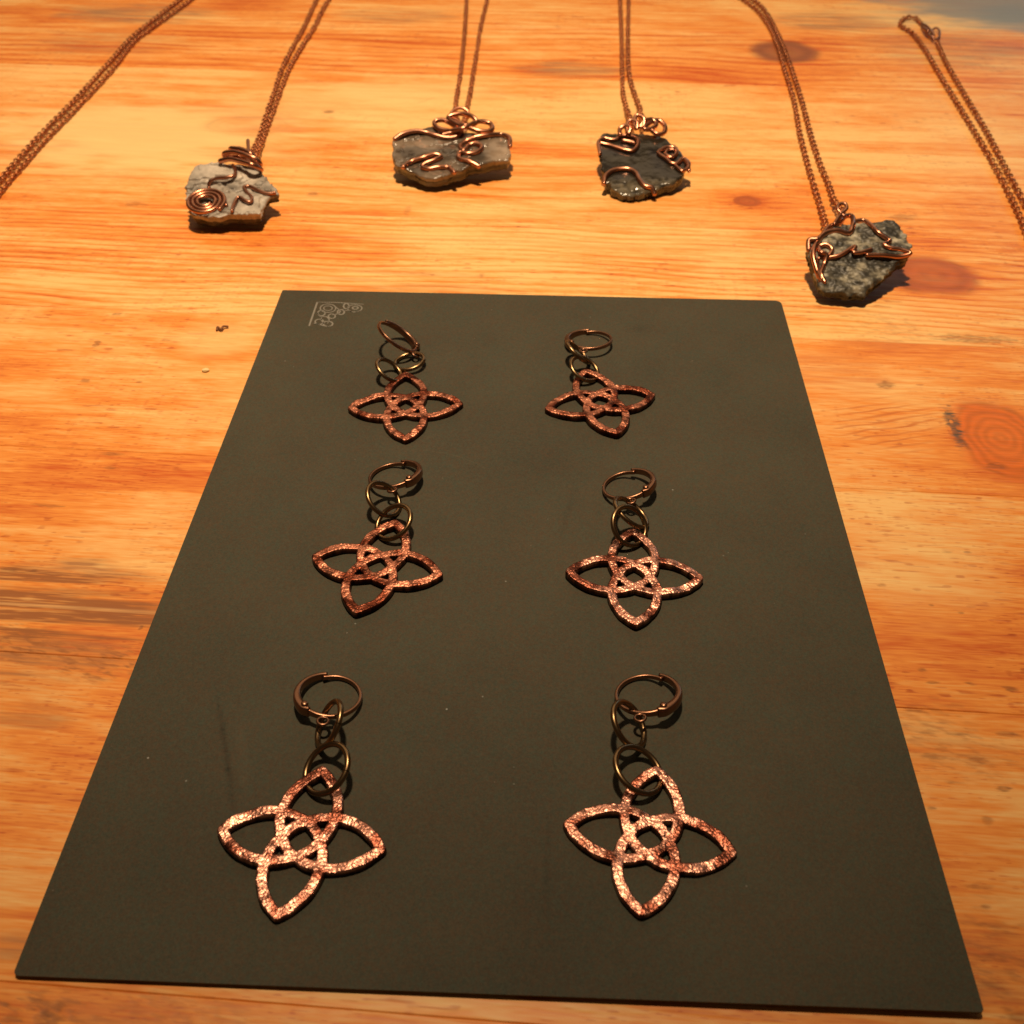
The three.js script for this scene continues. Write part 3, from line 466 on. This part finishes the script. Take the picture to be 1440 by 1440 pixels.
makeStone({
  label: 'necklace with a pale grey flat stone bearing a tight copper wire spiral', c: [322, 262], h: 9.6, tilt: 13, thick: 4.6, seed: 5, zoom: [240, 180, 8], layers: 0.7, rough: 0.22,
  outline: [[165, 720], [170, 630], [235, 510], [300, 430], [420, 372], [540, 355], [680, 380], [1000, 470], [1100, 560], [1215, 690], [1212, 722], [1105, 745], [1060, 830], [1000, 955], [930, 985], [690, 970], [600, 990], [400, 1000], [230, 950], [165, 830]],
  relief: (u, v) => 0.55 * Math.floor(5 * f2(u / 8 + 3, v / 6)) - 1.2 + 0.9 * (f2(u / 7 + 3, v / 7) - 0.5) + 0.35 * (n2(u / 1.6, v / 1.6) - 0.5),
  tint: (x, y, z) => { const a = f2(x / 6 + 2, z / 6), k = 0.31 + 0.5 * (a - 0.5) + 0.12 * (n2(x / 1.1, z / 1.1) - 0.5); return y < -1.9 ? grey(0.03) : grey(clamp(k, 0.14, 0.6), 1.02); },  // lower walls near-black: their shade is painted into the colour
  material: stoneMat({ roughness: 0.42, specularIntensity: 1.2 }),
  wires: [
    { p: [[700, 420], [728, 480], [710, 535], [640, 555], [510, 568], [440, 605], [430, 670], [520, 720], [590, 790], [628, 870]], dark: 1, r: 0.5 },
    { p: [[690, 930], [720, 840], [765, 778], [830, 810], [890, 832], [915, 795], [855, 720], [825, 668], [880, 655], [980, 700], [1090, 738], [1170, 730]], dark: 1, r: 0.5 },
    { name: 'wire_coil', p: [[560, 372, 1], [660, 350, 2.4], [780, 372, 3], [920, 415, 2.6], [1020, 470, 0.6], [960, 440, -1], [800, 330, -1], [620, 330, 0.2], [600, 290, 1.6], [700, 270, 3.4], [830, 300, 3.8], [960, 350, 3], [1010, 410, 1], [900, 330, -0.6], [690, 250, 0], [680, 232, 2.2], [790, 240, 3.6], [900, 290, 3.4], [940, 330, 2]], r: 0.72 },
    { name: 'wire_prong', p: [[880, 290, 2], [872, 200, 2.5], [869, 140, 3]], dark: 1, r: 0.5 },
  ],
  spirals: [{ c: [398, 865], r0: 2.0, r1: 6.5, turns: 3.05, a0: 0.6, w: 1.5, r: 0.68 }],
  strands: [[[351, 224, 4], [357, 210, 2], [366, 190], [375, 160], [386, 128], [396, 98], [412, 66], [428, 37], [438, 15], [446, -2], [458, -28]], [[357, 226, 4], [363, 211, 2], [373, 186], [384, 156], [395, 126], [406, 98], [423, 68], [441, 40], [453, 15], [463, -2], [477, -28]]],
});
makeStone({
  label: 'necklace with a wide glossy grey-brown stone under looped copper wires', c: [636, 216], h: 8.6, tilt: 13, thick: 4.4, seed: 9, zoom: [530, 130, 6.857], layers: 0.5, rough: 0.04,
  outline: [[140, 465], [200, 420], [300, 380], [380, 362], [480, 335], [560, 318], [660, 335], [800, 365], [950, 395], [1100, 390], [1225, 392], [1280, 440], [1288, 600], [1268, 645], [1040, 690], [930, 700], [810, 760], [700, 785], [560, 828], [480, 822], [290, 742], [182, 700], [150, 600]],
  relief: (u, v) => 1.7 * (f2(u / 10 + 13, v / 8) - 0.5) + 0.35 * Math.floor(4 * f2(u / 9 + 23, v / 6)) - 0.6 + 0.5 * sstep(v, 4, 9) * (n2(u / 1.5, v / 1.5) - 0.5) + 0.18 * (n2(u / 1.8, v / 1.8) - 0.5),
  tint: (x, y, z) => { const a = f2(x / 9 + 4, z / 7), k = 0.17 + 0.42 * (a - 0.5) + 0.05 * (n2(x / 1.3, z / 1.3) - 0.5) + 0.13 * sstep(x, 9, 18) + 0.1 * sstep(-x, 15, 22); return y < -1.6 ? grey(0.02) : grey(clamp(k * 0.56, 0.045, 0.38), 1.2); },  // shaded walls painted near-black below the top face
  material: stoneMat({ roughness: 0.17, specularIntensity: 1.7 }),
  wires: [
    { p: [[175, 450], [240, 405], [380, 372], [480, 388], [560, 412], [670, 438], [760, 428], [815, 380]], dark: 1 },
    { p: [[255, 720], [330, 668], [450, 628], [560, 598], [618, 618], [560, 650], [460, 690], [438, 722], [500, 738], [590, 722], [690, 725], [745, 770]] },
    { p: [[1283, 520], [1275, 435], [1200, 405], [1060, 415], [960, 430], [860, 470], [805, 520], [835, 560], [890, 510], [950, 490], [1010, 525], [975, 572], [880, 590], [800, 580], [795, 640], [880, 660], [980, 712]] },
    { name: 'wire_coil', p: [[640, 410, 0.5], [760, 370, 0.8], [740, 320, 1.4], [640, 268, 1.6], [560, 280, 0.8], [570, 330, 0.6], [690, 370, 1.2], [830, 345, 2.4], [980, 280, 2.4], [1090, 300, 1.6], [1110, 360, 1], [1010, 375, 1], [890, 340, 1.8], [760, 300, 2.6], [690, 240, 2.6], [810, 205, 3.4], [930, 240, 3], [960, 290, 2], [850, 320, 2.6], [740, 260, 2]], r: 0.74 },
    { name: 'wire_bail', p: [[700, 235, 1], [740, 170, 2.4], [820, 150, 3.2], [880, 190, 2.6], [880, 240, 1.6]], r: 0.5 },
  ],
  strands: [[[646, 174, 4], [640, 162, 2], [640, 152, 1], [642, 137], [646, 112], [650, 81], [654, 37], [656, 0], [657, -30]], [[652, 173, 4], [655, 160, 2], [657, 148, 1], [661, 131], [664, 112], [670, 75], [676, 37], [685, 0], [692, -30]]],
});
makeStone({
  label: 'necklace with a glossy black stone framed by curling copper wire', c: [905, 226], h: 7.4, tilt: 14, thick: 3.6, seed: 14, zoom: [820, 140, 8.47], layers: 0.9, rough: 0.06,
  outline: [[190, 480], [250, 395], [400, 395], [560, 400], [700, 410], [900, 415], [1000, 450], [1110, 540], [1180, 640], [1255, 780], [1200, 870], [1180, 930], [1060, 1005], [940, 1030], [860, 1065], [740, 1120], [560, 1140], [440, 1120], [330, 1050], [262, 970], [240, 860], [210, 740], [182, 600]],
  relief: (u, v) => 0.9 * (f2(u / 12 + 31, v / 10) - 0.5) + 0.12 * (n2(u / 2, v / 2) - 0.5) + 0.5 * sstep(v, 8, 14) * (n2(u / 1.2, v / 1.2) - 0.5),
  tint: (x, y, z) => { const a = f2(x / 5 + 14, z / 5), k = 0.014 + 0.022 * (a - 0.5) + 0.14 * sstep(z, 8, 15) * n2(x / 1.2, z / 1.2) + 0.1 * sstep(-z, 13, 19) * a; return y < -1 ? grey(0.03) : [k * 1.12, k * 0.92, k * 0.6].map((q) => clamp(q, 0.01, 0.3)); },  // walls below the face get one dark tone, painted in as shade
  material: stoneMat({ roughness: 0.2, specularIntensity: 1.6 }),
  wires: [
    { p: [[200, 640], [188, 500], [250, 462], [340, 478], [400, 470], [440, 440], [540, 428], [640, 470], [652, 540], [590, 608], [500, 600], [400, 570], [300, 540], [215, 520]], r: 0.6 },
    { p: [[480, 490], [560, 505], [600, 520]], dark: 1 },
    { p: [[250, 1000], [270, 910], [340, 852], [430, 828], [550, 830], [630, 880], [680, 970], [745, 1035], [815, 1050], [850, 1120]] },
    { p: [[1262, 850], [1245, 760], [1190, 700], [1120, 760], [1060, 760], [980, 700], [895, 632], [940, 595], [1010, 565], [1095, 575], [1110, 640], [1050, 690], [985, 655], [1015, 600], [1075, 600]], r: 0.58 },
    { p: [[1100, 790], [1180, 850], [1250, 810], [1258, 750], [1215, 712]], r: 0.55 },
    { name: 'wire_coil', p: [[440, 420, 1], [440, 350, 1.4], [500, 310, 2.4], [560, 340, 2.4], [540, 410, 1], [520, 330, 2], [560, 250, 3.2], [640, 270, 3.4], [640, 350, 2], [610, 300, 2.6], [640, 190, 4], [720, 220, 4], [720, 310, 2.4], [680, 330, 2], [740, 250, 3.4], [830, 245, 3], [870, 300, 2.2], [790, 355, 1.8], [730, 350, 2], [800, 275, 2.6], [900, 248, 2.4], [975, 320, 1.4], [960, 400, 0.8], [880, 410, 1], [820, 370, 1.4]], r: 0.7 },
  ],
  strands: [[[892, 180, 4], [886, 166, 2.5], [881, 152, 1.2], [876, 131], [875, 100], [874, 50], [872, 0], [871, -30]], [[902, 178, 4], [902, 164, 2.5], [899, 150, 1.2], [892, 132], [885, 106], [883, 62], [884, 0], [884, -30]]],
});
makeStone({
  label: 'necklace with a chunky rough dark green-grey stone wrapped in thick copper wire', c: [1208, 352], h: 10.6, tilt: 13, thick: 5.6, seed: 21, zoom: [1110, 260, 7.579], layers: 0.9, rough: 0.4, wireR: 0.75,
  outline: [[205, 600], [260, 560], [340, 525], [440, 480], [560, 420], [700, 400], [840, 400], [960, 388], [1100, 380], [1190, 440], [1250, 540], [1308, 660], [1280, 760], [1160, 815], [1080, 900], [1000, 970], [890, 1060], [830, 1115], [700, 1110], [560, 1085], [400, 1060], [330, 1010], [260, 850], [220, 720]],
  relief: (u, v) => 1.6 * (f2(u / 6 + 41, v / 5) - 0.5) + 0.9 * (f2(u / 1.8, v / 1.2) - 0.5) - 1.5 * sstep(v, 1, 4) - 1.6 * sstep(v, 11, 17),
  tint: (x, y, z) => { const a = f2(x / 3 + 14, z / 2.4 + 3), b = n2(x / 0.9, z / 0.7), k = 0.026 + 0.3 * sstep(a, 0.46, 0.86) + 0.12 * b * sstep(a, 0.3, 0.6); return y < -3.2 ? [0.03, 0.03, 0.026] : [k * 1.05, k * 0.96, k * 0.72]; },  // dark lower walls are painted shade, not another rock colour
  material: stoneMat({ roughness: 0.5, specularIntensity: 1 }),
  wires: [
    { p: [[335, 1030], [290, 900], [255, 740], [300, 600], [400, 508], [520, 488], [635, 512], [678, 430], [655, 330], [600, 335], [520, 410], [420, 450], [365, 520]], r: 0.68 },
    { p: [[690, 390], [790, 380], [870, 430], [950, 510], [1070, 595], [1040, 622], [1010, 640], [1080, 672], [1190, 690], [1290, 728], [1180, 765], [1000, 752], [830, 750]], r: 0.6 },
    { p: [[420, 775], [530, 752], [640, 690], [705, 655], [685, 720], [760, 722], [870, 690]], r: 0.55 },
    { p: [[375, 1035], [340, 950], [370, 850], [395, 740], [340, 720], [320, 660], [390, 635], [455, 690], [400, 765], [310, 790], [300, 900], [340, 1000]], r: 0.6 },
    { p: [[205, 690, -0.6], [215, 590, 0], [290, 580, 0.4]], dark: 1, r: 0.7 },
    { name: 'wire_bail', p: [[480, 415, 0.5], [560, 300, 1.5], [610, 250, 2], [590, 200, 2.4], [530, 210, 2.4], [520, 270, 1.6], [580, 330, 1]], dark: 1, r: 0.5 },
  ],
  strands: [[[1166, 326, 4], [1161, 316, 3], [1158, 304, 1.5], [1148, 273], [1137, 236], [1125, 189], [1117, 144], [1103, 96], [1092, 60], [1081, 36], [1063, 13], [1043, -2], [1010, -20]], [[1186, 306, 4], [1182, 293, 3], [1173, 282, 1.6], [1166, 262], [1154, 233], [1141, 193], [1128, 144], [1114, 100], [1101, 64], [1090, 40], [1074, 13], [1057, -2], [1024, -20]]],
});
{ // doubled chain that leaves the picture at the corner of the far end, its stone out of sight
  const base = at(130, 122); base.y = 0;
  const g = thing('necklace', 'doubled copper chain running off the table picture, pulled tight beside the pale spiral stone', 'necklace', 'copper chain necklaces laid out on the table', [base.x, 0, base.z]);
  const A = [[-60, 322], [-4, 258], [50, 197], [104, 142], [151, 91], [184, 54], [211, 32], [250, 2], [284, -24]], B = [[-52, 330], [4, 265], [58, 203], [113, 146], [160, 95], [189, 58], [217, 37], [257, 8], [292, -18]];
  part('chain', chainGeometry([px(A), px(B)], base, 31), M.chain, g, 'stuff');
}
{ // folded chain with its clasp
  const base = at(1350, 145); base.y = 0;
  const g = thing('necklace', 'folded copper chain whose clasp end lies on the greyish patch of wood', 'necklace', 'copper chain necklaces laid out on the table', [base.x, 0, base.z]);
  const A = [[1472, 392], [1450, 345], [1438, 314], [1415, 264], [1394, 225], [1369, 183], [1344, 142], [1319, 101], [1300, 69], [1282, 46], [1266, 35], [1272, 26], [1284, 24], [1295, 33]], B = [[1490, 385], [1466, 335], [1455, 312], [1431, 268], [1410, 229], [1390, 190], [1370, 156], [1351, 124], [1330, 87], [1318, 60]];
  part('chain', chainGeometry([px(A), px(B)], base, 37), M.chain, g, 'stuff');
  const c = (l) => px(l, 1.4 * MM).map((p) => p.sub(base));
  part('clasp', mergeGeometries([wireGeometry(c([[1296, 34], [1302, 36, 1], [1310, 44, 1], [1313, 52], [1306, 50], [1299, 42], [1296, 36]]), 0.6 * MM, false, 6), wireGeometry(c([[1300, 40, 1], [1305, 44, 1.2]]), 0.85 * MM)]), M.darkWire, g);
  part('end_ring', wireGeometry(c([[1310, 44], [1316, 39, 0.5], [1321, 43, 0.5], [1319, 54], [1313, 56]]), 0.5 * MM, true), M.darkWire, g);
}

// ---------------------------------------------------------------- crumbs on the wood
{
  const c = at(312, 461), g = new THREE.Group();
  const p = [[305, 464], [306, 460, 0.3], [311, 463, 0.4], [314, 459, 0.5], [320, 459, 0.2]].map(([x, y, h = 0]) => at(x, y, (0.35 + h) * MM).sub(V3(c.x, 0, c.z)));
  const m = new THREE.Mesh(wireGeometry(p, 0.34 * MM), new THREE.MeshStandardMaterial({ color: new THREE.Color().setRGB(0.2, 0.075, 0.025), roughness: 0.7 }));
  m.name = 'curled_crumb'; m.position.set(c.x, 0, c.z); m.castShadow = m.receiveShadow = true; m.userData = { label: 'tiny dark curled crumb on the bare wood beside the card', category: 'crumb' }; scene.add(m);
  const c2 = at(290, 522), geo = new THREE.IcosahedronGeometry(0.75 * MM, 3), q = geo.attributes.position;
  for (let i = 0; i < q.count; i++) { const k = 0.7 + 0.6 * f3(q.getX(i) * 1500 + 9, q.getY(i) * 1500, q.getZ(i) * 1500); q.setXYZ(i, q.getX(i) * k * 1.3, q.getY(i) * k * 0.6, q.getZ(i) * k); }
  geo.computeVertexNormals();
  const m2 = new THREE.Mesh(geo, new THREE.MeshStandardMaterial({ color: new THREE.Color().setRGB(0.8, 0.62, 0.3), roughness: 0.6 }));
  m2.name = 'pale_crumb'; m2.position.set(c2.x, 0.0004, c2.z); m2.castShadow = m2.receiveShadow = true; m2.userData = { label: 'tiny pale yellow crumb on the bare wood beside the card', category: 'crumb' }; scene.add(m2);
}

renderer.render(scene, camera);
